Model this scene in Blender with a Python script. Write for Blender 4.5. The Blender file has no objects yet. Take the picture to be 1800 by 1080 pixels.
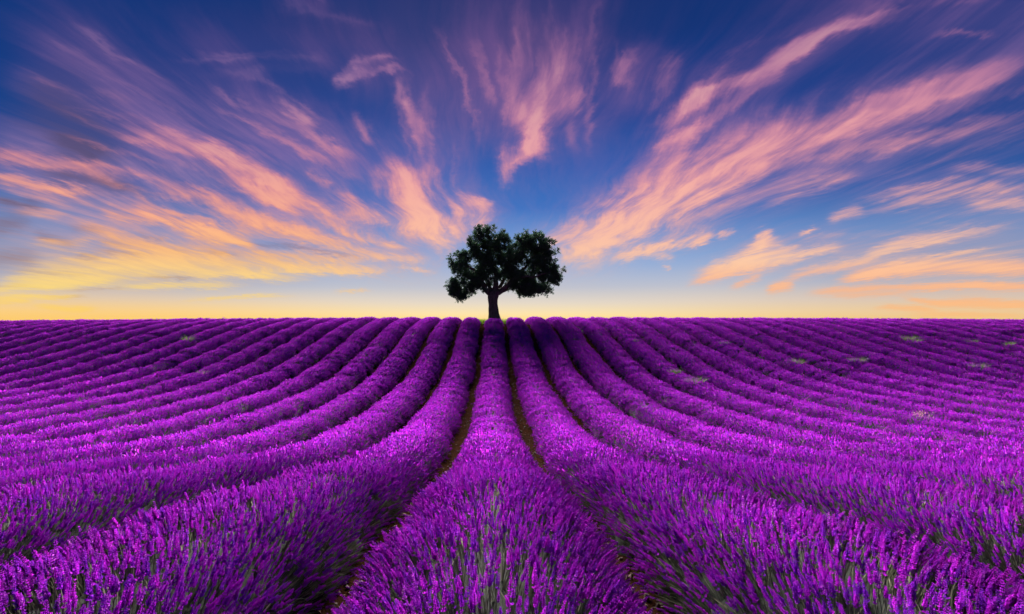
import bpy, math, random
import numpy as np
from mathutils import Vector

R = math.radians
rng = np.random.default_rng(7)
random.seed(7)
sc = bpy.context.scene
col = sc.collection

# ---------------------------------------------------------------- camera
EYE = 4.0                      # eye height above the valley floor datum
F_PX, VPX, VPY = 900.0, 868.0, 560.0
cam_d = bpy.data.cameras.new('camera')
cam_d.lens = 18.0; cam_d.sensor_width = 36.0
cam_d.shift_x = (900 - VPX) / 1800.0
cam_d.shift_y = (VPY - 540) / 1800.0
cam_d.clip_start = 0.05; cam_d.clip_end = 9000
cam = bpy.data.objects.new('camera', cam_d); col.objects.link(cam)
cam.location = (0, 0, EYE); cam.rotation_euler = (R(90), 0, 0)
sc.camera = cam

# ---------------------------------------------------------------- sun, exposure
SUN_EL, SUN_AZ = 23.0, -5.0   # azimuth from +Y, negative = towards the glow on the left
sun_d = bpy.data.lights.new('sun', 'SUN')
sun_d.energy = 5.0; sun_d.angle = R(32); sun_d.color = (1.0, 0.86, 0.88)
sun = bpy.data.objects.new('sun', sun_d); col.objects.link(sun)
_d = Vector((math.sin(R(SUN_AZ)) * math.cos(R(SUN_EL)), math.cos(R(SUN_AZ)) * math.cos(R(SUN_EL)), math.sin(R(SUN_EL))))
sun.rotation_euler = _d.to_track_quat('Z', 'Y').to_euler()
sun.location = (-10, 30, 30)
vs = sc.view_settings
vs.view_transform = 'Standard'; vs.look = 'None'; vs.gamma = 1.0; vs.use_curve_mapping = False
EXPO = 2.6
vs.exposure = EXPO
SKY_STRENGTH = 2 ** -EXPO
sc.cycles.max_bounces = 4; sc.cycles.diffuse_bounces = 1; sc.cycles.transmission_bounces = 4
sc.cycles.transparent_max_bounces = 4

def lin(r, g, b):
    f = lambda c: (c / 255 / 12.92) if c / 255 <= 0.04045 else ((c / 255 + 0.055) / 1.055) ** 2.4
    return (f(r), f(g), f(b), 1.0)

# ---------------------------------------------------------------- sky (world)
world = bpy.data.worlds.new('World'); sc.world = world; world.use_nodes = True
wt = world.node_tree; wt.nodes.clear()
world.cycles.sampling_method = 'NONE'

class G:
    """tiny helper that writes shader maths as expressions"""
    def __init__(s, tree): s.t = tree
    def node(s, kind, **kw):
        n = s.t.nodes.new(kind)
        for k, v in kw.items(): setattr(n, k, v)
        return n
    def put(s, sock, v):
        if isinstance(v, bpy.types.NodeSocket): s.t.links.new(v, sock)
        elif v is not None: sock.default_value = v
    def m(s, op, a, b=None, c=None, clamp=False):
        n = s.node('ShaderNodeMath', operation=op, use_clamp=clamp)
        for i, v in enumerate((a, b, c)):
            if v is not None: s.put(n.inputs[i], v)
        return n.outputs[0]
    def vm(s, op, a, b=None, out='Vector', scale=None):
        n = s.node('ShaderNodeVectorMath', operation=op)
        s.put(n.inputs[0], a)
        if b is not None: s.put(n.inputs[1], b)
        if scale is not None: s.put(n.inputs['Scale'], scale)
        return n.outputs[out]
    def xyz(s, x, y, z):
        n = s.node('ShaderNodeCombineXYZ')
        for i, v in enumerate((x, y, z)): s.put(n.inputs[i], v)
        return n.outputs[0]
    def noise(s, vec, scale, detail=4, rough=0.55, color=False, distortion=0.0):
        n = s.node('ShaderNodeTexNoise')
        s.put(n.inputs['Vector'], vec); n.inputs['Scale'].default_value = scale
        n.inputs['Detail'].default_value = detail; n.inputs['Roughness'].default_value = rough
        n.inputs['Distortion'].default_value = distortion
        return n.outputs['Color' if color else 'Fac']
    def ramp(s, fac, stops, interp='LINEAR'):
        n = s.node('ShaderNodeValToRGB'); cr = n.color_ramp; cr.interpolation = interp
        while len(cr.elements) < len(stops): cr.elements.new(0.5)
        for e, (p, c) in zip(cr.elements, stops):
            e.position = p; e.color = c if len(c) == 4 else (*c, 1)
        s.put(n.inputs[0], fac); return n.outputs[0]
    def mix(s, fac, a, b, blend='MIX'):
        n = s.node('ShaderNodeMix', data_type='RGBA', blend_type=blend)
        s.put(n.inputs[0], fac); s.put(n.inputs[6], a); s.put(n.inputs[7], b)
        return n.outputs[2]
    def mr(s, v, a, b, c=0.0, d=1.0, smooth=True):
        n = s.node('ShaderNodeMapRange', interpolation_type='SMOOTHSTEP' if smooth else 'LINEAR')
        for i, q in enumerate((v, a, b, c, d)): s.put(n.inputs[i], q)
        return n.outputs[0]

# cirrus bands of the evening sky: (x0,y0, x1,y1, half width, strength, bow, skew) as bearings of the two ends
BRIGHT = [
 # fan to the right of the tree
 (985,442, 1330,285, 30,1.00,-4,-.25), (1120,345, 1420,225, 30,.75,0,-.2), (1250,290, 1830,105, 22,.50,9,-.4),
 (1100,385, 1250,315, 16,.75,3,0), (990,452, 1125,408, 12,.80,3,-.1), (1015,415,1150,360,20,.5,0,0),
 (1165,218, 1345,110, 13,.90,8,-.3), (1320,120, 1600,2, 11,.60,6,-.4), (1150,268, 1250,215, 8,.55,3,0),
 (1085,452, 1190,430, 10,.80,4,0), (1160,438, 1245,410, 10,.65,-3,.2), (1130,445,1180,455,7,.5,0,0), (1165,470,1178,470,4,.6,0,0),
 (1232,482, 1350,458, 14,1.30,4,-.2), (1290,464, 1390,447, 17,1.2,0,0), (1370,455, 1480,432, 8,.8,3,-.4), (1330,440, 1352,412, 13,1.0,0,0), (1310,440,1370,420,8,.4,0,0),
 (1285,505, 1335,485, 6,.5,0,0), (1258,415, 1290,405, 6,.55,0,0),
 (1350,510, 1392,503, 9,.75,2,-.2), (1375,490, 1540,455, 8,.70,4,-.2), (1500,452, 1740,402, 9,.55,9,-.4),
 (1495,484, 1640,470, 10,1.40,3,-.3), (1530,470, 1840,466, 14,1.05,4,-.3), (1610,455, 1740,440, 4,.5,2,.2), (1700,478,1830,478,8,.5,0,0),
 (1430,514, 1560,504, 7,.75,2,0), (1530,506, 1850,503, 6,1.35,2,.2), (1450,520,1600,514,5,.35,0,0),
 (1540,539, 1650,545, 5,.70,2,0), (1590,525, 1700,538, 5,.70,-3,0), (1640,534, 1840,537, 8,1.1,2,.2), (1600,552, 1800,556, 5,.5,0,0),
 (1460,382, 1515,368, 7,.50,3,-.2), (1525,350, 1720,315, 6,.50,4,-.3), (1565,362, 1800,325, 7,.60,4,-.2), (1690,358,1830,352,7,.40,0,0),
 (1405,412, 1435,402, 4,.55,0,0), (1350,350, 1500,302, 10,.22,0,0), (1430,275, 1800,215, 11,.20,5,0), (1650,63,1740,62,4,.25,0,0),
 # above the tree
 (938,272, 950,185, 14,1.05,5,-.2), (945,210, 980,70, 20,.55,3,-.4), (908,215, 908,130, 15,.48,2,-.2), (925,120,940,40,30,.22,0,0), (985,190,1000,60,18,.22,0,0), (892,300, 935,255, 10,.40,0,.4),
 (1005,190, 1020,150, 11,.40,-3,0), (1090,145, 1100,110, 14,.26,0,0), (1150,150, 1185,105, 14,.26,0,0), (890,330,895,260,10,.25,0,0),
 # column to the left of the tree
 (665,295, 745,325, 17,.62,0,0), (690,310, 735,370, 26,.70,6,.1), (715,380, 790,420, 27,.95,7,0), (700,355,770,400,24,.65,0,0), (765,425,815,410,18,.55,0,0),
 (800,352, 850,395, 14,.70,-6,.1), (820,355, 862,360, 9,.45,0,0), (690,140, 730,205, 8,.45,-4,.4), (725,195,745,260,12,.25,0,0),
 (590,140, 640,128, 7,.45,2,0), (610,118, 690,100, 5,.26,5,0), (640,130, 700,122, 5,.30,-2,0),
 # fan to the left
 (225,228, 400,270, 11,.62,-4,.3), (350,255, 490,330, 14,1.00,-6,.1), (440,300, 590,385, 14,.75,-5,-.2),
 (390,312, 520,362, 9,.75,-3,0), (440,345, 580,372, 8,.5,-2,0), (270,325, 380,352, 7,.45,-3,.3), (350,350, 470,400, 11,.62,-4,.1), (420,372, 560,415, 14,.6,-4,0), (480,400, 640,445, 12,.55,-4,0),
 (590,340, 690,390, 9,.60,-4,.2), (600,370,660,390,7,.45,0,0), (585,400, 650,425, 8,.55,-3,.1), (640,420, 720,435, 7,.5,-3,0), (540,300,580,330,6,.35,0,0),
 (470,170, 540,215, 9,.38,-4,.2), (520,215, 605,280, 7,.36,-3,.3), (620,205, 652,255, 7,.32,-2,.5),
 (-20,266, 100,292, 10,.42,2,0), (80,285, 210,318, 9,.36,2,0), (-20,312, 60,322, 7,.62,2,0), (40,322, 155,340, 6,1.00,2,.2),
 # glowing bank low on the left
 (180,372, 280,392, 8,.95,-2,.1), (240,365, 420,425, 14,.95,-7,.2), (330,400, 440,425, 13,1.0,-2,0), (140,405, 300,445, 14,.6,-4,0),
 (-30,510, 150,500, 8,.75,2,.1), (20,488, 220,492, 13,.80,-2,.1), (60,470, 330,470, 20,.65,-5,.1), (180,455, 420,462, 22,.75,-4,.2),
 (230,430, 480,470, 20,.65,-4,0), (420,445, 560,470, 16,.6,-3,0), (460,470, 680,478, 10,.85,-3,-.1), (330,478, 500,490, 9,.70,3,0), (500,445,620,460,9,.5,-2,0), (620,440,760,460,9,.35,-3,0), (700,470,760,478,4,.35,0,0),
 (200,505, 420,500, 7,.60,3,-.1), (-20,532, 60,528, 6,.7,0,0), (60,538, 165,544, 5,.85,-1,.2), (-20,523,140,520,5,.8,0,0), (320,528, 510,520, 3,.45,2,0), (590,513, 650,511, 2.5,.3,0,0),
 (60,430, 160,425, 10,.28,0,0), (600,455,700,452,8,.3,0,0), (30,375,120,372,8,.22,0,0),
]
VEIL = [
 (930,-30, 930,210, 120,.70,0,-.3), (850,60, 880,230, 80,.50,0,0), (1000,20, 1010,250, 50,.55,0,0), (1130,90, 1110,170, 70,.60,0,0), (760,100,770,330,70,.36,0,.2),
 (1150,250, 1420,60, 50,.50,8,-.1), (1380,30, 1900,10, 90,.55,0,.1), (1120,300, 1850,120, 60,.52,15,-.1), (1350,330, 1800,215, 30,.30,8,0), (1150,400,1450,300,40,.3,0,0),
 (1500,350, 1850,320, 40,.40,0,0), (1420,450, 1850,420, 40,.34,0,0), (1520,480, 1850,490, 40,.22,0,.2), (1300,440,1500,430,40,.25,0,0),
 (60,60, 600,330, 90,.50,-20,0), (330,60, 640,90, 60,.30,0,0), (40,120,260,200,60,.35,0,0), (250,220, 620,400, 75,.95,-14,0), (420,160, 680,300, 50,.60,-8,0), (660,260, 800,440, 70,.50,8,0),
 (0,260, 320,330, 55,.70,0,0), (100,380, 500,450, 60,.75,-8,0), (480,380, 760,460, 50,.70,-8,0), (-20,440, 300,480, 60,.55,0,0), (-20,350,250,400,50,.6,0,0), (640,115, 680,115, 60,.36,0,0), (500,-5,590,15,20,.3,0,0), (820,370,860,400,50,.35,0,0),
]
DARK = [
 (60,150, 200,280, 62,.62,0,0), (100,240,180,285,30,.4,0,0), (60,300, 260,345, 13,.75,2,0), (-20,352, 80,362, 11,.75,0,0), (-20,400, 50,390, 24,.60,0,0),
 (60,415, 130,430, 9,.55,0,0), (120,400, 190,408, 7,.40,0,0), (170,425, 230,432, 6,.45,0,0), (130,450, 180,452, 6,.45,0,0), (240,415,290,425,5,.4,0,0), (300,440,330,445,4,.3,0,0), (80,520,150,522,3,.4,0,0), (-20,502,90,504,3,.4,0,0), (250,484,345,489,4,.55,0,0), (-20,452,70,458,18,.55,0,0), (170,440,265,449,6,.5,0,0), (355,440,425,449,5,.5,0,0), (430,425,560,441,5,.45,0,0), (540,440,640,456,4,.4,0,0), (20,478,160,481,4,.45,0,0), (110,510,230,508,3,.35,0,0),
]

# thin fibres that comb through the broader bands and veils, along the same drift
_fr = random.Random(4)
for lst, src, cnt in ((BRIGHT, list(BRIGHT), 3), (BRIGHT, list(VEIL), 5)):
    for (x0, y0, x1, y1, hw, st, bow, sk) in src:
        if src is not VEIL and cnt == 3 and hw < 9: continue
        L = math.hypot(x1 - x0, y1 - y0); nx, ny = -(y1 - y0) / L, (x1 - x0) / L
        for k in range(cnt):
            o = _fr.uniform(-1.15, 1.15) * hw; c = _fr.uniform(.1, .9); h_ = _fr.uniform(.18, .42)
            a0, a1 = c - h_, c + h_; cx = -bow * (1 - (2 * c - 1) ** 2) * .0
            lst.append((x0 + (x1 - x0) * a0 + nx * o, y0 + (y1 - y0) * a0 + ny * o, x0 + (x1 - x0) * a1 + nx * o * .6, y0 + (y1 - y0) * a1 + ny * o * .6,
                        _fr.uniform(3.0, 7.0), st * _fr.uniform(.22, .50) * (1.0 if cnt == 3 else .55), bow * .3, _fr.uniform(-.4, .4)))

def sky_tree():
    g = G(wt)
    tc = g.node('ShaderNodeTexCoord')
    D = tc.outputs['Generated']
    sep = g.node('ShaderNodeSeparateXYZ'); g.put(sep.inputs[0], D)
    x, y, z = sep.outputs
    zc = g.m('MAXIMUM', z, 0.0)
    inv = g.m('DIVIDE', 1.0, g.m('MAXIMUM', y, 0.05))
    X = g.m('MULTIPLY', x, inv); Y = g.m('MULTIPLY', z, inv)
    front = g.mr(y, 0.30, 0.55)
    # drifting sheet of cirrus overhead: position on a flat layer
    iz = g.m('DIVIDE', 1.0, g.m('ADD', zc, 0.07))
    U = g.m('MULTIPLY', x, iz); V = g.m('MULTIPLY', y, iz)
    wob = g.noise(g.xyz(U, V, 0.0), 0.6, 2, 0.5)
    U2 = g.m('MULTIPLY_ADD', g.m('SUBTRACT', wob, 0.5), 0.7, U)
    streak = g.noise(g.xyz(g.m('MULTIPLY', U2, 4.2), g.m('MULTIPLY', V, 0.60), 1.7), 1.6, 5, 0.60)
    streak2 = g.noise(g.xyz(g.m('MULTIPLY', U2, 8.0), g.m('MULTIPLY', V, 1.1), 4.1), 2.0, 4, 0.62)
    # domain warp of the bearings so that the bands fray
    w1 = g.vm('SUBTRACT', g.noise(g.xyz(X, g.m('MULTIPLY', Y, 1.6), 0.3), 5.5, 2, 0.5, color=True), (0.5, 0.5, 0.5))
    w2 = g.vm('SUBTRACT', g.noise(g.xyz(g.m('MULTIPLY', U2, 2.4), g.m('MULTIPLY', V, 1.3), 2.0), 4.0, 4, 0.66, color=True), (0.5, 0.5, 0.5))
    P = g.vm('ADD', g.xyz(X, Y, 0.0), g.vm('SCALE', w1, scale=g.m('MULTIPLY_ADD', Y, 0.055, 0.014)))
    P = g.vm('ADD', P, g.vm('SCALE', w2, scale=g.m('MULTIPLY_ADD', Y, 0.085, 0.016)))
    sp = g.node('ShaderNodeSeparateXYZ'); g.put(sp.inputs[0], P)
    PH = g.xyz(sp.outputs[0], sp.outputs[1], 1.0)
    el = zc
    hor = g.m('SQRT', g.m('ADD', g.m('MULTIPLY', x, x), g.m('MULTIPLY', y, y)))
    azx = g.m('DIVIDE', x, g.m('MAXIMUM', hor, 0.05))            # -1 left .. +1 right
    s_lo = g.mr(streak, 0.34, 0.66, 0.15, 1.35); s_hi = g.mr(streak2, 0.32, 0.68, 0.55, 1.22)
    gw = g.mr(el, 0.02, 0.17, 0.40, 1.0)
    grain = g.m('ADD', g.m('MULTIPLY', g.m('MULTIPLY', s_lo, s_hi), gw), g.m('MULTIPLY', g.m('SUBTRACT', 1.0, gw), 0.95))

    # blue of the open sky by height, warm near the horizon, wrapping all round
    base = g.ramp(el, [(0.0, lin(253, 220, 146)), (0.010, lin(250, 226, 172)), (0.030, lin(226, 214, 198)), (0.06, lin(188, 192, 206)), (0.10, lin(150, 174, 214)),
                       (0.15, lin(108, 150, 210)), (0.21, lin(54, 110, 190)), (0.28, lin(24, 88, 172)), (0.36, lin(10, 64, 144)), (0.47, lin(10, 48, 116)), (0.72, lin(12, 30, 78)), (1.0, lin(10, 24, 66))])
    side = g.m('ABSOLUTE', g.m('ADD', azx, -0.05))
    base = g.mix(g.m('MULTIPLY', g.mr(side, 0.12, 0.75), g.mr(el, 0.02, 0.30, 0.0, 0.72)), base, lin(4, 50, 116))
    base = g.mix(g.m('MULTIPLY', g.mr(azx, -0.05, -0.7), g.mr(el, 0.06, 0.0, 0.0, 0.72)), base, lin(252, 196, 96))
    base = g.mix(g.m('MULTIPLY', g.mr(azx, 0.1, 0.7), g.mr(el, 0.075, 0.0, 0.0, 0.42)), base, lin(214, 160, 120))
    base = g.mix(g.m('MULTIPLY', g.mr(side, 0.3, 0.7), g.mr(g.m('ABSOLUTE', g.m('SUBTRACT', el, 0.085)), 0.08, 0.0, 0.0, 0.45)), base, lin(112, 124, 166))
    sky = g.node('ShaderNodeTexSky', sky_type='NISHITA', sun_disc=False)
    sky.sun_elevation = R(SUN_EL); sky.sun_rotation = R(SUN_AZ); sky.air_density = 1.0; sky.dust_density = 1.2
    base = g.mix(1.0, base, g.mix(1.0, sky.outputs[0], (0.0008, 0.0008, 0.0008, 1), 'MULTIPLY'), 'ADD')
    gen = g.m('MULTIPLY', g.mr(g.noise(g.xyz(g.m('MULTIPLY', U2, 1.2), g.m('MULTIPLY', V, 0.35), 7.7), 1.0, 2, 0.5), 0.36, 0.66), g.mr(streak, 0.30, 0.7))
    gen = g.m('MULTIPLY', gen, g.mr(el, 0.06, 0.2, 0.0, 0.22))
    veil_c = g.ramp(el, [(0.0, lin(240, 200, 150)), (0.06, lin(222, 188, 168)), (0.12, lin(196, 160, 172)), (0.19, lin(170, 138, 178)), (0.28, lin(142, 112, 168)), (0.42, lin(118, 88, 146)), (0.6, lin(84, 64, 120)), (1.0, lin(40, 40, 90))])
    bc_r = g.ramp(el, [(0.0, lin(255, 186, 112)), (0.035, lin(255, 178, 122)), (0.075, lin(255, 184, 140)), (0.10, lin(255, 198, 160)), (0.16, lin(254, 184, 160)), (0.25, lin(246, 160, 160)), (0.33, lin(226, 142, 164)), (0.42, lin(188, 122, 160)), (0.52, lin(150, 100, 146)), (1.0, lin(110, 80, 130))])
    bc_l = g.ramp(el, [(0.0, lin(255, 206, 84)), (0.045, lin(255, 218, 106)), (0.08, lin(255, 208, 118)), (0.115, lin(255, 182, 104)), (0.165, lin(255, 166, 124)), (0.23, lin(240, 148, 142)), (0.31, lin(206, 134, 160)), (0.40, lin(160, 122, 168)), (0.50, lin(120, 96, 152)), (1.0, lin(110, 80, 130))])
    bc = g.mix(g.mr(azx, -0.04, -0.42), bc_r, bc_l)
    dk_c = g.ramp(el, [(0.0, lin(200, 152, 110)), (0.1, lin(136, 110, 122)), (0.2, lin(92, 82, 118)), (0.35, lin(70, 66, 112)), (1.0, lin(60, 60, 110))])
    ground_fac = g.mr(z, -0.02, -0.002)

    def geom(st, grow):
        (x0, y0, x1, y1, hw, s, bow, skew) = st
        a = np.array([(x0 - VPX) / F_PX, (VPY - y0) / F_PX]); b = np.array([(x1 - VPX) / F_PX, (VPY - y1) / F_PX])
        c = (a + b) / 2; t = (b - a); L = np.linalg.norm(t) / 2; t = t / (2 * L); n = np.array([-t[1], t[0]])
        return t, n, c, L * 0.88 + hw / F_PX * 0.4, hw / F_PX * (grow if (y0 + y1) < 780 else min(grow, 0.92)), bow / F_PX
    def hits(st, grow, box):
        t, n, c, L, W, bw = geom(st, grow)
        if box is None: return False
        w_ = 0.03; ex = abs(t[0]) * L * 1.38 + abs(n[0]) * (W * 1.9 + abs(bw)) + w_; ey = abs(t[1]) * L * 1.38 + abs(n[1]) * (W * 1.9 + abs(bw)) + w_
        return c[0] - ex < box[1] and c[0] + ex > box[0] and c[1] - ey < box[3] and c[1] + ey > box[2]
    # one band = one small group node: running sum + strength * soft bowed streak
    def new_group(name, ins, outs):
        ng = bpy.data.node_groups.new(name, 'ShaderNodeTree')
        for nm, ty in ins: ng.interface.new_socket(nm, in_out='INPUT', socket_type='NodeSocket' + ty)
        for nm, ty in outs: ng.interface.new_socket(nm, in_out='OUTPUT', socket_type='NodeSocket' + ty)
        return ng, G(ng), ng.nodes.new('NodeGroupInput'), ng.nodes.new('NodeGroupOutput')
    band, h, gi, go = new_group('cirrus_band', [('P', 'Vector'), ('A', 'Vector'), ('B', 'Vector'), ('Bow', 'Float'), ('Skew', 'Float'), ('Strength', 'Float'), ('Sum', 'Float')], [('Sum', 'Float')])
    i_ = gi.outputs
    u = h.vm('DOT_PRODUCT', i_['P'], i_['A'], out='Value'); v = h.vm('DOT_PRODUCT', i_['P'], i_['B'], out='Value')
    uu = h.m('MULTIPLY', u, u); v2 = h.m('MULTIPLY_ADD', uu, i_['Bow'], v)
    q = h.m('MULTIPLY_ADD', v2, v2, h.m('MULTIPLY', uu, uu))
    e = h.m('EXPONENT', h.m('MULTIPLY', q, -1.25))
    e = h.m('MULTIPLY', e, h.m('MULTIPLY_ADD', u, i_['Skew'], i_['Strength']))
    h.put(go.inputs[0], h.m('ADD', e, i_['Sum']))

    CELL_IN = [('P', 'Vector'), ('Front', 'Float'), ('Gen', 'Float'), ('Grain', 'Float'), ('Base', 'Color'), ('VeilC', 'Color'), ('DarkC', 'Color'), ('BrightC', 'Color'), ('Ground', 'Float')]
    shared = [PH, front, gen, grain, base, veil_c, dk_c, bc, ground_fac]
    def cell(box):
        ng, h, gi, go = new_group('sky_tile', CELL_IN, [('Color', 'Color')])
        P_, fr, gen_, gr, ba, vc, dc, bC, gf = gi.outputs[:9]
        def strokes(lst, grow):
            acc = 0.0; cnt = 0
            for st in lst:
                if not hits(st, grow, box): continue
                t, n, c, L, W, bw = geom(st, grow); bw /= W; cnt += 1
                nd = ng.nodes.new('ShaderNodeGroup'); nd.node_tree = band
                h.put(nd.inputs['P'], P_); h.put(nd.inputs['Sum'], acc)
                nd.inputs['A'].default_value = (t[0] / L, t[1] / L, -np.dot(t, c) / L)
                nd.inputs['B'].default_value = (n[0] / W, n[1] / W, -np.dot(n, c) / W - bw * 0.5)
                nd.inputs['Bow'].default_value = bw; nd.inputs['Skew'].default_value = st[7] * st[5]; nd.inputs['Strength'].default_value = st[5]
                acc = nd.outputs[0]
            return h.m('MULTIPLY', h.m('MAXIMUM', acc, 0.0), fr) if cnt else None
        mB = strokes(BRIGHT, 1.30); mV = strokes(VEIL, 1.0); mD = strokes(DARK, 1.0)
        va = gen_
        if mV is not None: va = h.m('MULTIPLY_ADD', mV, h.m('MULTIPLY_ADD', gr, 0.75, 0.25), va)
        if mB is not None: va = h.m('MULTIPLY_ADD', h.m('SQRT', mB), h.m('MULTIPLY', gr, 0.42), va)
        va = h.m('SUBTRACT', 1.0, h.m('EXPONENT', h.m('MULTIPLY', va, -1.1)))
        c = h.mix(h.m('MULTIPLY', va, 0.94), ba, vc)
        if mD is not None: c = h.mix(h.m('MINIMUM', h.m('MULTIPLY', mD, h.m('MULTIPLY_ADD', gr, 0.5, 0.5)), 0.85), c, dc)
        if mB is not None:
            br = h.m('SUBTRACT', 1.0, h.m('EXPONENT', h.m('MULTIPLY', h.m('MULTIPLY', mB, h.m('MULTIPLY_ADD', gr, 0.95, 0.10)), -1.9)))
            b2 = h.m('MULTIPLY', br, br); bC = h.mix(h.m('MULTIPLY', h.m('MULTIPLY', b2, b2), 0.22), bC, lin(255, 224, 186))
            c = h.mix(h.m('MULTIPLY', br, 0.97), c, bC)
        h.put(go.inputs[0], h.mix(gf, (0.05, 0.03, 0.04, 1), c))       # below the horizon: dim earth tone
        nd = wt.nodes.new('ShaderNodeGroup'); nd.node_tree = ng
        for sk, v_ in zip(nd.inputs, shared): wt.links.new(v_, sk)
        bg = g.node('ShaderNodeBackground'); g.put(bg.inputs[0], nd.outputs[0]); bg.inputs[1].default_value = SKY_STRENGTH
        return bg.outputs[0]
    # the sheet is worked out tile by tile, each tile holding the bands that cross it
    def split(val, cuts, leaves):
        if len(leaves) == 1: return leaves[0]()
        k = len(leaves) // 2
        mx = g.node('ShaderNodeMixShader'); g.put(mx.inputs[0], g.m('GREATER_THAN', val, cuts[k - 1]))
        wt.links.new(split(val, cuts[:k - 1], leaves[:k]), mx.inputs[1]); wt.links.new(split(val, cuts[k:], leaves[k:]), mx.inputs[2])
        return mx.outputs[0]
    xc = [-0.72, -0.48, -0.26, -0.05, 0.14, 0.36, 0.60, 0.80]; yc = [0.09, 0.18, 0.32]
    xe = [-2.2] + xc + [2.2]; ye = [-0.2] + yc + [2.2]
    def column(i): return lambda: split(Y, yc, [(lambda j=j: cell((xe[i], xe[i + 1], ye[j], ye[j + 1]))) for j in range(len(yc) + 1)])
    fwd = lambda: split(X, xc, [column(i) for i in range(len(xc) + 1)])
    sh = split(y, [0.30], [lambda: cell(None), fwd])
    out = g.node('ShaderNodeOutputWorld'); wt.links.new(sh, out.inputs[0])
sky_tree()

# ---------------------------------------------------------------- helpers
def tag(o, label=None, cat=None, group=None, kind=None):
    if label: o['label'] = label
    if cat: o['category'] = cat
    if group: o['group'] = group
    if kind: o['kind'] = kind
    return o

def empty(name, loc=(0, 0, 0)):
    o = bpy.data.objects.new(name, None); col.objects.link(o); o.location = loc
    o.empty_display_size = 0.3
    return o

def mesh(name, verts, faces, mats=(), midx=None, smooth=False, tint=None):
    """verts (N,3); faces: list of tuples or (F,k) array"""
    me = bpy.data.meshes.new(name)
    me.from_pydata(np.asarray(verts, float).tolist(), [], faces.tolist() if isinstance(faces, np.ndarray) else faces)
    for m in mats: me.materials.append(m)
    if midx is not None: me.polygons.foreach_set('material_index', np.asarray(midx, np.int32))
    if smooth: me.polygons.foreach_set('use_smooth', np.ones(len(me.polygons), bool))
    if tint is not None:
        a = me.attributes.new('tint', 'FLOAT', 'POINT'); a.data.foreach_set('value', np.asarray(tint, np.float32))
    me.update()
    return me

def obj(name, me, parent=None, loc=None):
    o = bpy.data.objects.new(name, me); col.objects.link(o)
    if parent is not None: o.parent = parent
    if loc is not None: o.location = loc
    return o

_hash = rng.random(4096)
def vnoise(x, seed=0):
    """smooth 1-D value noise"""
    x = np.asarray(x, float); i = np.floor(x).astype(int); f = x - i; f = f * f * (3 - 2 * f)
    a = _hash[(i * 57 + seed * 131) % 4096]; b = _hash[((i + 1) * 57 + seed * 131) % 4096]
    return a + (b - a) * f
def vnoise2(x, y, seed=0):
    x = np.asarray(x, float); y = np.asarray(y, float)
    i = np.floor(x).astype(int); j = np.floor(y).astype(int); f = x - i; h = y - j
    f = f * f * (3 - 2 * f); h = h * h * (3 - 2 * h)
    k = lambda a, b: _hash[(a * 1619 + b * 3137 + seed * 971) % 4096]
    return (k(i, j) * (1 - f) + k(i + 1, j) * f) * (1 - h) + (k(i, j + 1) * (1 - f) + k(i + 1, j + 1) * f) * h

# terrain: the field dips into a hollow and climbs to a crest by the tree
_D = np.array([-4000, -30, -4, 0, 2, 3.66, 4.8, 8.2, 12.5, 16.4, 20, 24, 29.5, 33, 36.3, 39.5, 42, 44.5, 47, 52, 60, 100, 300, 4000.])
_H = np.array([1.9, 1.8, 1.64, 1.60, 1.65, 1.87, 2.06, 2.74, 3.28, 3.47, 3.49, 3.30, 2.52, 1.86, 1.22, 0.78, 0.55, 0.46, 0.56, 1.1, 2.0, 5.0, 13., 90.])
def _pchip(x, X, Yv):
    h = np.diff(X); dl = np.diff(Yv) / h; m = np.zeros_like(Yv)
    for i in range(1, len(X) - 1):
        if dl[i - 1] * dl[i] > 0:
            w1 = 2 * h[i] + h[i - 1]; w2 = h[i] + 2 * h[i - 1]
            m[i] = (w1 + w2) / (w1 / dl[i - 1] + w2 / dl[i])
    m[0], m[-1] = dl[0], dl[-1]
    x = np.clip(x, X[0], X[-1]); k = np.clip(np.searchsorted(X, x) - 1, 0, len(X) - 2); t = (x - X[k]) / h[k]
    return ((1 + 2 * t) * (1 - t) ** 2 * Yv[k] + t * (1 - t) ** 2 * h[k] * m[k] + t * t * (3 - 2 * t) * Yv[k + 1] + t * t * (t - 1) * h[k] * m[k + 1])
def terrain(x, y):
    x = np.asarray(x, float); y = np.asarray(y, float)
    side = np.where(x < 0, 0.26, 0.15) * np.clip(np.abs(x) / 41, 0, 3) ** 1.6 * np.clip(y / 40, 0, 1.3)
    return EYE - _pchip(y, _D, _H) - side

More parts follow.
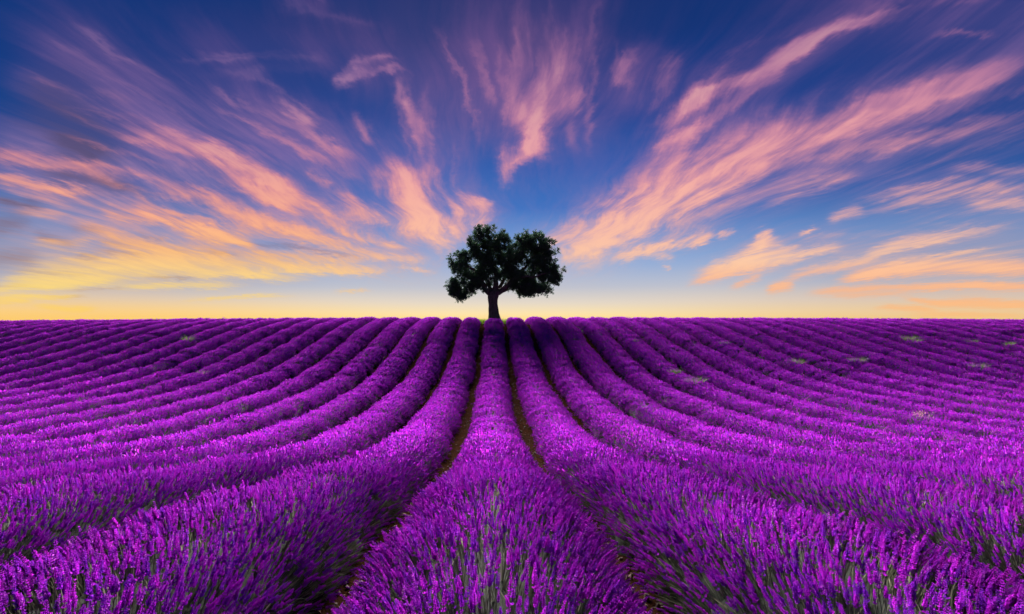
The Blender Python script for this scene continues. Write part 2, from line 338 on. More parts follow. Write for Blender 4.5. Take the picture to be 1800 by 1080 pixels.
# ---------------------------------------------------------------- materials
def material(name):
    m = bpy.data.materials.new(name); m.use_nodes = True; m.node_tree.nodes.clear()
    return m, G(m.node_tree)
def out_shader(g, sh, disp=None):
    o = g.node('ShaderNodeOutputMaterial'); g.t.links.new(sh, o.inputs['Surface'])
def leafy(g, colr, transl=0.35, rough=0.55, spec=0.15):
    p = g.node('ShaderNodeBsdfPrincipled'); g.put(p.inputs['Base Color'], colr); p.inputs['Roughness'].default_value = rough
    p.inputs['Specular IOR Level'].default_value = spec
    t = g.node('ShaderNodeBsdfTranslucent'); g.put(t.inputs['Color'], colr)
    mx = g.node('ShaderNodeMixShader'); mx.inputs[0].default_value = transl
    g.t.links.new(p.outputs[0], mx.inputs[1]); g.t.links.new(t.outputs[0], mx.inputs[2])
    return mx.outputs[0]
def bent_normal(g, amount):
    """normal of the whole stand (carried by each plant) blended with the petal's own"""
    a = g.node('ShaderNodeAttribute', attribute_type='INSTANCER', attribute_name='nrm')
    ge = g.node('ShaderNodeNewGeometry')
    v = g.vm('ADD', g.vm('SCALE', a.outputs['Vector'], scale=amount), g.vm('SCALE', ge.outputs['Normal'], scale=1 - amount))
    return g.vm('NORMALIZE', v)
def bloom(g, colr, amount, transl):
    n = bent_normal(g, amount)
    p = g.node('ShaderNodeBsdfDiffuse'); g.put(p.inputs['Color'], colr); g.put(p.inputs['Normal'], n)
    t = g.node('ShaderNodeBsdfTranslucent'); g.put(t.inputs['Color'], colr)
    mx = g.node('ShaderNodeMixShader'); mx.inputs[0].default_value = transl
    g.t.links.new(p.outputs[0], mx.inputs[1]); g.t.links.new(t.outputs[0], mx.inputs[2])
    return mx.outputs[0]
def tint_random(g):
    a = g.node('ShaderNodeAttribute', attribute_name='tint'); oi = g.node('ShaderNodeObjectInfo')
    return a.outputs['Fac'], oi.outputs['Random']

m_flower, g = material('lavender_flower')
ti, rd = tint_random(g)
f = g.m('FRACT', g.m('MULTIPLY_ADD', ti, 0.9, rd))
fc = g.ramp(f, [(0.0, (0.26, 0.016, 0.50)), (0.2, (0.48, 0.020, 0.70)), (0.45, (0.64, 0.026, 0.76)), (0.62, (0.40, 0.020, 0.68)), (0.80, (0.20, 0.024, 0.56)), (0.94, (0.54, 0.04, 0.74)), (1.0, (0.60, 0.16, 0.68))])
out_shader(g, bloom(g, fc, 0.92, 0.03))

m_stem, g = material('lavender_stem')
ti, rd = tint_random(g)
f = g.m('FRACT', g.m('ADD', ti, rd))
fc = g.ramp(f, [(0.0, (0.10, 0.13, 0.07)), (0.5, (0.17, 0.20, 0.12)), (0.85, (0.24, 0.25, 0.17)), (1.0, (0.5, 0.46, 0.36))])
out_shader(g, bloom(g, fc, 0.75, 0.05))

m_dry, g = material('dry_straw')
out_shader(g, leafy(g, (0.62, 0.54, 0.46, 1), 0.2, 0.6, 0.2))

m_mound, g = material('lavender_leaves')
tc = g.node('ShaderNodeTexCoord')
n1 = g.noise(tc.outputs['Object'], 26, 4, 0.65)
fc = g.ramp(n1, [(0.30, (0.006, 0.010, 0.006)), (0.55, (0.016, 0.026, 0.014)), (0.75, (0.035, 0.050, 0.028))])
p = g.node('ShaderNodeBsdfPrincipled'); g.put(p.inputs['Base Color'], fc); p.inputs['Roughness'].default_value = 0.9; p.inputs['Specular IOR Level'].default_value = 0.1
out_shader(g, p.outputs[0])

m_grass, g = material('grass_blade')
ti, rd = tint_random(g)
fc = g.ramp(g.m('FRACT', g.m('ADD', ti, rd)), [(0.0, (0.035, 0.085, 0.006)), (0.5, (0.075, 0.15, 0.010)), (1.0, (0.13, 0.20, 0.018))])
out_shader(g, leafy(g, fc, 0.4, 0.5, 0.2))

m_pink, g = material('pale_pink_petal')
out_shader(g, leafy(g, (0.72, 0.40, 0.52, 1), 0.4, 0.6, 0.1))

m_soil, g = material('red_soil')
tc = g.node('ShaderNodeTexCoord')
n1 = g.noise(tc.outputs['Object'], 3.0, 6, 0.6); n2 = g.noise(tc.outputs['Object'], 40, 5, 0.7)
fc = g.ramp(n1, [(0.3, (0.012, 0.005, 0.003)), (0.55, (0.030, 0.011, 0.005)), (0.75, (0.060, 0.022, 0.009))])
fc = g.mix(g.mr(n2, 0.35, 0.7), g.mix(0.6, fc, (0.05, 0.025, 0.014, 1)), fc)
p = g.node('ShaderNodeBsdfDiffuse'); g.put(p.inputs['Color'], fc); p.inputs['Roughness'].default_value = 0.6
bp = g.node('ShaderNodeBump'); bp.inputs['Strength'].default_value = 0.8; bp.inputs['Distance'].default_value = 0.04; g.put(bp.inputs['Height'], n2); g.put(p.inputs['Normal'], bp.outputs[0])
out_shader(g, p.outputs[0])

m_clod, g = material('soil_clod')
oi = g.node('ShaderNodeObjectInfo')
fc = g.ramp(oi.outputs['Random'], [(0.0, (0.035, 0.013, 0.006)), (0.85, (0.07, 0.024, 0.009)), (1.0, (0.14, 0.06, 0.03))])
p = g.node('ShaderNodeBsdfPrincipled'); g.put(p.inputs['Base Color'], fc); p.inputs['Roughness'].default_value = 0.9
out_shader(g, p.outputs[0])

m_bark, g = material('olive_bark')
tc = g.node('ShaderNodeTexCoord'); mp = g.node('ShaderNodeMapping'); mp.inputs['Scale'].default_value = (6, 6, 1.3); g.put(mp.inputs[0], tc.outputs['Object'])
n1 = g.noise(mp.outputs[0], 2.2, 6, 0.65, distortion=0.6)
fc = g.ramp(n1, [(0.3, (0.020, 0.018, 0.016)), (0.55, (0.065, 0.058, 0.052)), (0.75, (0.13, 0.12, 0.11))])
p = g.node('ShaderNodeBsdfPrincipled'); g.put(p.inputs['Base Color'], fc); p.inputs['Roughness'].default_value = 0.9; p.inputs['Specular IOR Level'].default_value = 0.15
bp = g.node('ShaderNodeBump'); bp.inputs['Strength'].default_value = 1.0; bp.inputs['Distance'].default_value = 0.06; g.put(bp.inputs['Height'], n1); g.put(p.inputs['Normal'], bp.outputs[0])
out_shader(g, p.outputs[0])

m_leaf, g = material('olive_leaf')
ti, rd = tint_random(g)
geo = g.node('ShaderNodeNewGeometry')
top = g.ramp(ti, [(0.0, (0.018, 0.058, 0.020)), (0.5, (0.036, 0.090, 0.032)), (1.0, (0.070, 0.12, 0.052))])
und = g.ramp(ti, [(0.0, (0.022, 0.045, 0.034)), (1.0, (0.045, 0.080, 0.062))])
fc = g.mix(geo.outputs['Backfacing'], top, und)
out_shader(g, leafy(g, fc, 0.28, 0.6, 0.08))

# ---------------------------------------------------------------- ground
def build_ground():
    ys = np.concatenate([-np.geomspace(3000, 12, 14), np.arange(-10, 62, 0.4), np.geomspace(63, 3900, 40)])
    xh = np.concatenate([np.arange(0, 8, 0.12), np.arange(8, 60, 0.6), np.geomspace(61, 3900, 26)])
    xs = np.concatenate([-xh[:0:-1], xh])
    XX, YY = np.meshgrid(xs, ys)
    ZZ = terrain(XX, YY)
    near = (np.abs(XX) < 60) & (YY > -12) & (YY < 64)
    ZZ = ZZ + np.where(near, 0.05 * (vnoise2(XX * 3.1, YY * 2.3, 3) - 0.5) + 0.03 * (vnoise2(XX * 9, YY * 2.4, 5) - 0.5), 0)
    n, m = XX.shape
    idx = np.arange(n * m).reshape(n, m)
    fa = np.stack([idx[:-1, :-1], idx[:-1, 1:], idx[1:, 1:], idx[1:, :-1]], -1).reshape(-1, 4)
    o = obj('ground', mesh('ground', np.stack([XX, YY, ZZ], -1).reshape(-1, 3), fa, [m_soil], smooth=True))
    tag(o, 'reddish brown stony soil between the lavender rows', kind='structure')
build_ground()

# ---------------------------------------------------------------- lavender sources
def tube(p0, p1, r0, r1, n=3):
    p0 = np.array(p0, float); p1 = np.array(p1, float); d = p1 - p0; d = d / (np.linalg.norm(d) + 1e-9)
    a = np.cross(d, [0.31, 0.95, 0.05]); a /= np.linalg.norm(a) + 1e-9; b = np.cross(d, a)
    an = np.arange(n) * 2 * math.pi / n
    ring = np.cos(an)[:, None] * a + np.sin(an)[:, None] * b
    v = np.concatenate([p0 + ring * r0, p1 + ring * r1])
    return v, [(i, (i + 1) % n, n + (i + 1) % n, n + i) for i in range(n)]

class MB:
    def __init__(s): s.v = []; s.f = []; s.mi = []; s.t = []; s.n = 0
    def add(s, v, f, mi=0, t=0.5):
        v = np.asarray(v, float)
        s.v.append(v); s.f += [tuple(i + s.n for i in q) for q in f]; s.mi += [mi] * len(f)
        s.t.append(np.full(len(v), t)); s.n += len(v)
    def build(s, name, mats, smooth=False):
        return mesh(name, np.concatenate(s.v), s.f, mats, s.mi, smooth, np.concatenate(s.t))

def frame(d):
    d = np.array(d, float); d /= np.linalg.norm(d)
    a = np.cross(d, [0.3, 0.9, 0.1]); a /= np.linalg.norm(a); return a, np.cross(d, a), d

def spike_into(mb, base, d, L, rnd, detail, head=None, fat=1.0, bare=False):
    """one lavender stem with its flower head, from base along d"""
    base = np.array(base, float); a, b, d = frame(d)
    t = rnd.random()
    bend = (a * rnd.uniform(-1, 1) + b * rnd.uniform(-1, 1)) * L * 0.07
    hl = head if head else rnd.uniform(0.055, 0.095)
    k0 = base; k1 = base + d * (L - hl) * 0.55 + bend * 0.5; k2 = base + d * (L - hl) + bend
    hd = (k2 - k1); hd /= np.linalg.norm(hd)
    tip = k2 + hd * hl
    if bare:                   # a leafy shoot without flowers
        w_ = a * (.0035 if detail == 1 else .006); m1 = base + d * L * .6 + bend
        mb.add([base - w_, base + w_, m1 + w_, m1 - w_, base + d * L * .98 + bend * 1.6], [(0, 1, 2, 3), (3, 2, 4)], 1, t)
        return
    if detail >= 2:
        for p, q, r0, r1 in ((k0, k1, .0021, .0019), (k1, k2, .0019, .0016)): mb.add(*tube(p, q, r0, r1, 3), 1, t)
        v, fcs = tube(k2, tip, .0032 * fat, .0012, 4); mb.add(v, fcs, 0, t)
        nw = 7 + rnd.randrange(4); ha, hb, hd = frame(hd)
        for w in range(nw):
            u = w / (nw - 1); c = k2 + hd * hl * (u * 0.97)
            if w == 0 and rnd.random() < .6: c = k2 - hd * rnd.uniform(.008, .02)
            rr = (0.0135 * (1 - 0.55 * u ** 1.6)) * rnd.uniform(.8, 1.15) * fat
            npet = 7 if u < .7 else 5; ph = rnd.random() * 6.28
            for q in range(npet):
                an = ph + q * 6.283 / npet + rnd.uniform(-.2, .2); ra = math.cos(an) * ha + math.sin(an) * hb
                tg = -math.sin(an) * ha + math.cos(an) * hb
                s = rr * rnd.uniform(.75, 1.2); up = hd * s * rnd.uniform(.5, 1.0)
                p0 = c + ra * .0015; p2 = c + ra * s + up; mid = (p0 + p2) / 2 + hd * .001
                w_ = tg * s * .36
                mb.add([p0, mid + w_, p2, mid - w_, mid + hd * s * .30 - ra * s * .1], [(0, 1, 4), (1, 2, 4), (2, 3, 4), (3, 0, 4)], 0, t + rnd.uniform(-.12, .12))
    elif detail == 1:
        w_ = a * .0017
        mb.add([k0 - w_, k0 + w_, k2 + w_, k2 - w_], [(0, 1, 2, 3)], 1, t)
        w_ = b * .0017
        mb.add([k0 - w_, k0 + w_, k2 + w_, k2 - w_], [(0, 1, 2, 3)], 1, t)
        q = []; m_ = 5; ph = rnd.random() * 6.28       # one ragged twisted ribbon of florets
        for w in range(m_ + 1):
            c = k2 + hd * hl * (w / m_); r_ = .0165 * fat * (1 - .6 * w / m_); an = ph + w * .55; ax = math.cos(an) * a + math.sin(an) * b
            q += [c - ax * r_ * rnd.uniform(.55, 1.2), c + ax * r_ * rnd.uniform(.55, 1.2)]
        mb.add(q, [(2 * w, 2 * w + 1, 2 * w + 3, 2 * w + 2) for w in range(m_)], 0, t + rnd.uniform(-.08, .08))
    else:
        w_ = a * .0028
        mb.add([k0 - w_, k0 + w_, k2 + w_, k2 - w_], [(0, 1, 2, 3)], 1, t)
        ph = rnd.random() * 6.28; c0, c1 = k2 - hd * .01, tip + hd * .01; q = []
        for w, r_ in ((0, .7), (.5, 1.0), (1.0, .35)):
            an = ph + w * 2.2; ax = (math.cos(an) * a + math.sin(an) * b) * .0175 * fat * r_; c = c0 + (c1 - c0) * w; q += [c - ax, c + ax]
        mb.add(q, [(0, 1, 3, 2), (2, 3, 5, 4)], 0, t)

LIB = bpy.data.collections.new('lavender_library')      # sources only; never linked to the scene
def lib(c, name, me):
    o = bpy.data.objects.new(name, me); c.objects.link(o); return o
def sub(name):
    return bpy.data.collections.new(name)

rnd = random.Random(11)
near_c, mid_c, far_c = sub('near_spikes'), sub('mid_spikes'), sub('far_spikes')
spike_meshes = []
for i in range(9):
    mb = MB(); spike_into(mb, (0, 0, 0), (rnd.uniform(-.06, .06), rnd.uniform(-.06, .06), 1), rnd.uniform(.27, .33), rnd, 2)
    me = mb.build('flower_spike', [m_flower, m_stem]); spike_meshes.append(me); lib(near_c, 'spike_%02d' % i, me)
for i in range(2):       # green flowerless shoots
    mb = MB()
    for k in range(4):
        d = np.array([rnd.uniform(-.25, .25), rnd.uniform(-.25, .25), 1.0]); L = rnd.uniform(.16, .27); a, b, dd = frame(d)
        w = a * .0035; mb.add([-w, w, dd * L * .6 + w * 1.1 + b * .01, dd * L + b * .03, dd * L * .6 - w * 1.1 + b * .01], [(0, 1, 2, 4), (4, 2, 3)], 1, rnd.random())
    lib(near_c, 'spike_%02d' % (9 + i), mb.build('leaf_shoot', [m_flower, m_stem]))
mb = MB()                # a dry bleached stalk
pts = [np.array([0, 0, 0.]), np.array([.01, 0, .16]), np.array([.03, .01, .28]), np.array([.07, .02, .34]), np.array([.10, .03, .345])]
for p, q in zip(pts, pts[1:]): mb.add(*tube(p, q, .0014, .0012, 3), 0, .5)
lib(near_c, 'spike_11', mb.build('dry_stalk', [m_dry]))
for i in range(10):
    mb = MB()
    for k in range(9):
        b0 = (rnd.uniform(-.06, .06), rnd.uniform(-.06, .06), rnd.uniform(-.03, .02))
        spike_into(mb, b0, (b0[0] * 2.5 + rnd.uniform(-.15, .15), b0[1] * 2.5 + rnd.uniform(-.15, .15), 1), rnd.uniform(.20, .35), rnd, 1, bare=(k < 1 + i % 3))
    lib(mid_c, 'clump_%02d' % i, mb.build('mid_clump', [m_flower, m_stem]))
for i in range(10):
    mb = MB()
    for k in range(22):
        b0 = (rnd.uniform(-.12, .12), rnd.uniform(-.12, .12), rnd.uniform(-.04, .02))
        spike_into(mb, b0, (b0[0] * 1.5 + rnd.uniform(-.15, .15), b0[1] * 1.5 + rnd.uniform(-.15, .15), 1), rnd.uniform(.19, .36), rnd, 0, fat=1.15, bare=(k < 3 + 2 * (i % 3)))
    lib(far_c, 'tuft_%02d' % i, mb.build('far_clump', [m_flower, m_stem]))

def scatter_group(name, sources):
    ng = bpy.data.node_groups.new(name, 'GeometryNodeTree')
    ng.interface.new_socket('Geometry', in_out='INPUT', socket_type='NodeSocketGeometry')
    ng.interface.new_socket('Geometry', in_out='OUTPUT', socket_type='NodeSocketGeometry')
    N = ng.nodes; L = ng.links
    gi = N.new('NodeGroupInput'); go = N.new('NodeGroupOutput'); jn = N.new('GeometryNodeJoinGeometry')
    def attr(nm, typ):
        a = N.new('GeometryNodeInputNamedAttribute'); a.data_type = typ; a.inputs['Name'].default_value = nm; return a.outputs['Attribute']
    rot, scl, vid, lod = attr('rot', 'FLOAT_VECTOR'), attr('scl', 'FLOAT'), attr('vid', 'INT'), attr('lod', 'INT')
    for k, c in enumerate(sources):
        ci = N.new('GeometryNodeCollectionInfo'); ci.inputs['Collection'].default_value = c
        ci.inputs['Separate Children'].default_value = True; ci.inputs['Reset Children'].default_value = True
        ip = N.new('GeometryNodeInstanceOnPoints'); ip.inputs['Pick Instance'].default_value = True
        cmp_ = N.new('FunctionNodeCompare'); cmp_.data_type = 'INT'; cmp_.operation = 'EQUAL'
        L.new(lod, cmp_.inputs[2]); cmp_.inputs[3].default_value = k
        L.new(gi.outputs[0], ip.inputs['Points']); L.new(cmp_.outputs[0], ip.inputs['Selection'])
        L.new(ci.outputs[0], ip.inputs['Instance']); L.new(vid, ip.inputs['Instance Index'])
        L.new(rot, ip.inputs['Rotation']); L.new(scl, ip.inputs['Scale']); L.new(ip.outputs[0], jn.inputs[0])
    L.new(jn.outputs[0], go.inputs[0])
    return ng

def point_obj(name, P, rot, scl, vid, lod, ng, parent=None, nrm=None):
    me = bpy.data.meshes.new(name); me.vertices.add(len(P)); me.vertices.foreach_set('co', P.astype(np.float32).ravel())
    a = me.attributes.new('rot', 'FLOAT_VECTOR', 'POINT'); a.data.foreach_set('vector', rot.astype(np.float32).ravel())
    a = me.attributes.new('scl', 'FLOAT', 'POINT'); a.data.foreach_set('value', scl.astype(np.float32))
    a = me.attributes.new('vid', 'INT', 'POINT'); a.data.foreach_set('value', vid.astype(np.int32))
    a = me.attributes.new('lod', 'INT', 'POINT'); a.data.foreach_set('value', lod.astype(np.int32))
    if nrm is not None:
        a = me.attributes.new('nrm', 'FLOAT_VECTOR', 'POINT'); a.data.foreach_set('vector', nrm.astype(np.float32).ravel())
    o = obj(name, me, parent); md = o.modifiers.new('scatter', 'NODES'); md.node_group = ng
    return o

def dir_euler(d, spin):
    """XYZ euler of Rz(psi) Ry(theta) Rz(spin) taking +Z to d"""
    d = d / np.linalg.norm(d, axis=1, keepdims=True)
    th = np.arccos(np.clip(d[:, 2], -1, 1)); ps = np.arctan2(d[:, 1], d[:, 0])
    ct, st, cp, sp_, cs, ss = np.cos(th), np.sin(th), np.cos(ps), np.sin(ps), np.cos(spin), np.sin(spin)
    r00 = cp * ct * cs - sp_ * ss; r10 = sp_ * ct * cs + cp * ss; r20 = -st * cs; r21 = st * ss; r22 = ct
    return np.stack([np.arctan2(r21, r22), -np.arcsin(np.clip(r20, -1, 1)), np.arctan2(r10, r00)], 1)

lav_ng = scatter_group('lavender_scatter', [near_c, mid_c, far_c])
S = 1.8                     # row spacing
N_ROWS = 27
A_, B_ = 0.57, 0.33         # half width and height of the leafy mound
ORD = ['', 'first', 'second', 'third', 'fourth', 'fifth', 'sixth', 'seventh', 'eighth', 'ninth', 'tenth', 'eleventh', 'twelfth', 'thirteenth', 'fourteenth', 'fifteenth',
       'sixteenth', 'seventeenth', 'eighteenth', 'nineteenth', 'twentieth', 'twenty-first', 'twenty-second', 'twenty-third', 'twenty-fourth', 'twenty-fifth', 'twenty-sixth', 'twenty-seventh', 'twenty-eighth']

def half_width(y): return A_ + 0.09 * np.clip((9 - np.asarray(y, float)) / 6, 0, 1)
def row_x(n, y): return n * S + 0.10 * (vnoise(np.asarray(y) * 0.22 + 17 * n, n + 40) - 0.5)
def row_grow(n, y):
    y = np.asarray(y, float)
    return 1 + 0.13 * (vnoise(y * 1.7 + n * 31.7, n + 60) - 0.5) + 0.12 * (vnoise(y * 0.45 + n * 11.3, n + 90) - 0.5)

def build_row(n):
    y0 = max(-1.6, abs(n) * S / 1.06 - 4.5)
    y1 = 42.4 if n == 0 else (44.6 if abs(n) == 1 else 50.0)
    root = empty('lavender_row', (row_x(n, y0), y0, float(terrain(n * S, y0))))
    if n == 0: lab = 'purple lavender row in the middle of the field running straight up to the tree'
    else: lab = '%s purple lavender row to the %s of the row that runs up to the tree' % (ORD[abs(n)], 'left' if n < 0 else 'right')
    tag(root, lab, 'lavender row', 'lavender rows across the field')
    org = np.array(root.location)
    rg = np.random.default_rng(1000 + n)
    # leafy mound
    ys = [y0]
    while ys[-1] < y1: ys.append(ys[-1] + (0.14 if ys[-1] < 7 else 0.25 if ys[-1] < 18 else 0.5))
    ys = np.array(ys); K = 11
    ph = np.linspace(-1.75, 1.75, K)
    YY, PH = np.meshgrid(ys, ph, indexing='ij')
    gr = row_grow(n, YY) * (0.9 + 0.25 * rg.random(YY.shape))
    endt = np.clip(np.minimum(YY - y0 + .05, y1 - YY + 0.05) / 0.7, 0.02, 1) ** .5
    XX = row_x(n, YY) + half_width(YY) * np.sign(PH) * np.abs(np.sin(PH)) ** .8 * gr * endt
    ZZ = terrain(XX, YY) + np.where(np.cos(PH) > 0, B_ * np.abs(np.cos(PH)) ** .75 * gr * endt, -0.05)
    V = np.stack([XX, YY, ZZ], -1).reshape(-1, 3) - org
    ix = np.arange(len(ys) * K).reshape(len(ys), K)
    fa = np.stack([ix[:-1, :-1], ix[1:, :-1], ix[1:, 1:], ix[:-1, 1:]], -1).reshape(-1, 4)
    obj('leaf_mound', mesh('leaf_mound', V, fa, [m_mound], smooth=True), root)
    # flower spikes, thinner clumps with distance
    Ps, Ds, Ss, Vs, Ls, Ns = [], [], [], [], [], []
    for lod, (ya, yb, dens) in enumerate(((-2, 11.5, 1600), (7.0, 25, 215), (18.0, 60, 100))):
        a, b = max(y0, ya), min(y1, yb)
        if b <= a: continue
        m = int((b - a) * dens); y = rg.uniform(a, b, m)
        if lod == 0:           # behind the viewer's feet a thinner stand is enough
            y = y[(y > 0.1) | (rg.random(m) < .4)]; m = len(y)
        # the finer stand thins out as the coarser one takes over
        w_in = np.ones(m) if lod == 0 else np.clip((y - ya) / (4.5 if lod == 1 else 7.0), 0, 1)
        w_out = np.clip((yb - y) / (4.5 if lod == 0 else 7.0), 0, 1) if lod < 2 else np.ones(m)
        y = y[rg.random(m) < w_in * w_out]; m = len(y)
        phi = rg.uniform(-1.62, 1.62, m)
        g_ = row_grow(n, y)
        et = np.clip(np.minimum(y - y0 + .05, y1 - y + .05) / 0.7, 0.02, 1) ** .5
        x = row_x(n, y) + half_width(y) * np.sign(phi) * np.abs(np.sin(phi)) ** .8 * g_ * et * 0.96
        z = terrain(x, y) + np.where(np.cos(phi) > 0, B_ * np.abs(np.cos(phi)) ** .75 * g_ * et * 0.96, 0.01)
        d = np.stack([np.sin(phi) * 0.95 + rg.normal(0, .19, m), rg.normal(0, .20, m) - 0.05, np.cos(phi) + 0.42 + rg.normal(0, .08, m)], 1)
        s = 0.80 * rg.normal(1.0, .10, m).clip(.7, 1.35) * (0.86 + 0.14 * g_) * (0.9 + 0.22 * vnoise(y * 2.3 + phi * 1.2, n + 7))
        s = s * (1 - 0.22 * np.clip((np.abs(phi) - .7) / .9, 0, 1))
        # patches with fewer flowers
        if lod == 0:
            v = rg.integers(0, 9, m); r_ = rg.random(m); pat = vnoise2(y * 1.3 + n * 7, phi * 1.5 + n, 9)
            low = np.clip((np.abs(phi) - .80) / .5, 0, 1)
            v = np.where(r_ < 0.15 + 0.16 * (pat > .68) + 0.45 * low, rg.integers(9, 11, m), v); v = np.where((r_ > .9988) & (y > 2.4), 11, v)
        else:
            v = rg.integers(0, 10, m)
            kp = rg.random(m) > 0.6 * np.clip((np.abs(phi) - 1.0) / .5, 0, 1)
            x, y, z, d, s, v, phi, g_ = x[kp], y[kp], z[kp], d[kp], s[kp], v[kp], phi[kp], g_[kp]; m = len(y)
            gap = vnoise2(y * 0.9 + n * 5.1, np.full(m, n * 3.3), 12)
            s = s * np.where(gap > .88, .72, 1)
        Ps.append(np.stack([x, y, z], 1)); Ds.append(d); Ss.append(s); Vs.append(v); Ls.append(np.full(m, lod))
        dzy = (terrain(x, y + .3) - terrain(x, y - .3)) / .6; dzx = (terrain(x + .3, y) - terrain(x - .3, y)) / .6
        bump = (row_grow(n, y + .12) - row_grow(n, y - .12)) / .24 * 0.32
        nv = np.stack([1.75 * np.sin(phi) - dzx, -dzy - bump, np.cos(phi)], 1); Ns.append(nv / np.linalg.norm(nv, axis=1, keepdims=True))
    P = np.concatenate(Ps); Dd = np.concatenate(Ds); Sc = np.concatenate(Ss); Vv = np.concatenate(Vs); Ll = np.concatenate(Ls); Nn = np.concatenate(Ns)
    E = dir_euler(Dd, rg.uniform(0, 6.28, len(P)))
    keep = np.ones(len(P), bool)
    if abs(n) <= 2:            # the spikes that show largest become objects of their own
        tipv = P + Dd / np.linalg.norm(Dd, axis=1, keepdims=True) * (0.27 * Sc)[:, None]
        px = VPX + F_PX * tipv[:, 0] / np.maximum(tipv[:, 1], .05); py = VPY - F_PX * (tipv[:, 2] - EYE) / np.maximum(tipv[:, 1], .05)
        inside = (tipv[:, 1] > .8) & (px > 5) & (px < 1795) & (py < 1075) & (Ll == 0) & (Vv < 9) & (Dd[:, 2] > .7)
        cand = np.where(inside)[0]; cand = cand[np.argsort(tipv[cand, 1])][:300 if abs(n) <= 1 else 160]
        for i in cand:
            o = obj('flower_spike', spike_meshes[Vv[i]], root, P[i] - org)
            o.rotation_euler = E[i]; o.scale = (Sc[i],) * 3; o['nrm'] = [float(q) for q in Nn[i]]
        keep[cand] = False
    o = point_obj('flower_spikes', P[keep] - org, E[keep], Sc[keep], Vv[keep], Ll[keep], lav_ng, root, Nn[keep])
    o['kind'] = 'stuff'
for n in sorted(range(-N_ROWS, N_ROWS + 1), key=abs): build_row(n)

# ---------------------------------------------------------------- clods and stones between the rows
def build_clods():
    c = sub('clod_sources')
    for i in range(4):
        r_ = random.Random(50 + i); import bmesh
        bm = bmesh.new(); bmesh.ops.create_icosphere(bm, subdivisions=1, radius=1.0)
        for v in bm.verts: v.co *= r_.uniform(.6, 1.15); v.co.z *= .7
        me = bpy.data.meshes.new('clod'); bm.to_mesh(me); bm.free(); me.materials.append(m_clod); lib(c, 'clod_%d' % i, me)
    rg = np.random.default_rng(5); P = []; Sz = []
    for k in range(-9, 9):
        xm = (k + .5) * S
        m = 2600 if abs(xm) < 3 else 800
        y = 0.9 + rg.random(m) ** 1.9 * 33; x = xm + rg.normal(0, .17, m)
        P.append(np.stack([x, y, terrain(x, y) + .005], 1)); Sz.append(rg.lognormal(-4.55, .5, m).clip(.005, .045))
    P = np.concatenate(P); Sz = np.concatenate(Sz); m = len(P)
    o = point_obj('soil_clods', P, rg.uniform(0, 6.28, (m, 3)), Sz, rg.integers(0, 4, m), np.zeros(m), scatter_group('clod_scatter', [c]))
    tag(o, 'loose orange brown clods and stones between the lavender rows', 'soil clods', kind='stuff')
build_clods()

# ---------------------------------------------------------------- grass tufts among the rows
def blades(rg, count, rad, h, lean=0.5, width=.006, mat_i=0, mb=None):
    mb = mb or MB()
    for i in range(count):
        an = rg.random() * 6.283; r0 = rad * math.sqrt(rg.random()); b = np.array([math.cos(an) * r0, math.sin(an) * r0, 0])
        L = h * rg.uniform(.55, 1.1); out = np.array([math.cos(an), math.sin(an), 0]) * lean * rg.uniform(.2, 1.1) * (0.3 + r0 / max(rad, .01))
        d = out + np.array([rg.uniform(-.15, .15), rg.uniform(-.15, .15), 1.0]); d /= np.linalg.norm(d)
        s = np.cross(d, [math.cos(an * 3.1), math.sin(an * 3.1), .1]); s /= np.linalg.norm(s); s *= width
        m1 = b + d * L * .55; tp = b + d * L * .95 + out * L * .25 - np.array([0, 0, L * .04])
        mb.add([b - s, b + s, m1 + s * .8, m1 - s * .8, tp], [(0, 1, 2, 3), (3, 2, 4)], mat_i, rg.random())
    return mb

def place(px, py, up=0.45):
    """point on the field whose row tops sit at this bearing"""
    best = None
    for d in np.arange(3, 46, .05):
        x = (px - VPX) * d / F_PX; z = float(terrain(x, d)) + up
        yy = VPY + (EYE - z) * F_PX / d
        e = abs(yy - py)
        if best is None or e < best[0]: best = (e, x, d)
    e, x, d = best; n = round(x / S); return float(row_x(n, d)), d, n

TUFTS = [(322, 599, .50, 'bright green'), (345, 658, .34, 'small dark green'), (1245, 674, .50, 'bright green'), (1212, 656, .36, 'dark green'),
 (1278, 606, .36, 'dark green'), (1400, 640, .46, 'spreading green'), (1482, 637, .46, 'yellow green'), (1592, 598, .46, 'pale green'), (1624, 602, .38, 'pale green'),
 (1704, 602, .34, 'small pale green'), (1776, 606, .36, 'pale green'), (1740, 648, .46, 'wide pale green'), (1130, 600, .28, 'small olive green'),
 (1035, 672, .28, 'low olive green'), (590, 677, .26, 'low green')]
for k, (px, py, h, lab) in enumerate(TUFTS):
    x, d, n = place(px, py); rg = random.Random(300 + k); z = float(terrain(x, d))
    o = obj('grass_tuft', blades(rg, 130, h * .50, h * 1.10, .75, .005).build('grass_tuft', [m_grass]), None, (x, d, z + 0.34))
    where = 'high near the crest' if d > 33 else 'halfway up the slope' if d > 26 else 'low in the hollow'
    tag(o, '%s grass tuft in %s row %s of the tree, %s' % (lab, ORD[abs(n)], 'left' if n < 0 else 'right', where), 'grass tuft', 'green tufts among the lavender')
x, d, n = place(1600, 738)
rg = random.Random(77); root = empty('pink_flower_bush', (x, d, float(terrain(x, d)) + .3))
tag(root, 'small pale pink flowering weed poking out of the lavender on the right', 'weed')
obj('stems', blades(rg, 60, .16, .5, .6, .004).build('stems', [m_grass]), root)
mb = MB()
for i in range(60):
    c = np.array([rg.gauss(0, .13), rg.gauss(0, .1), rg.uniform(.22, .40)])
    for q in range(4):
        a, b, dd = frame([rg.gauss(0, 1), rg.gauss(0, 1), rg.gauss(0, 1)]); s = .013
        mb.add([c - a * s, c + b * s, c + a * s, c - b * s], [(0, 1, 2, 3)], 0, .5)
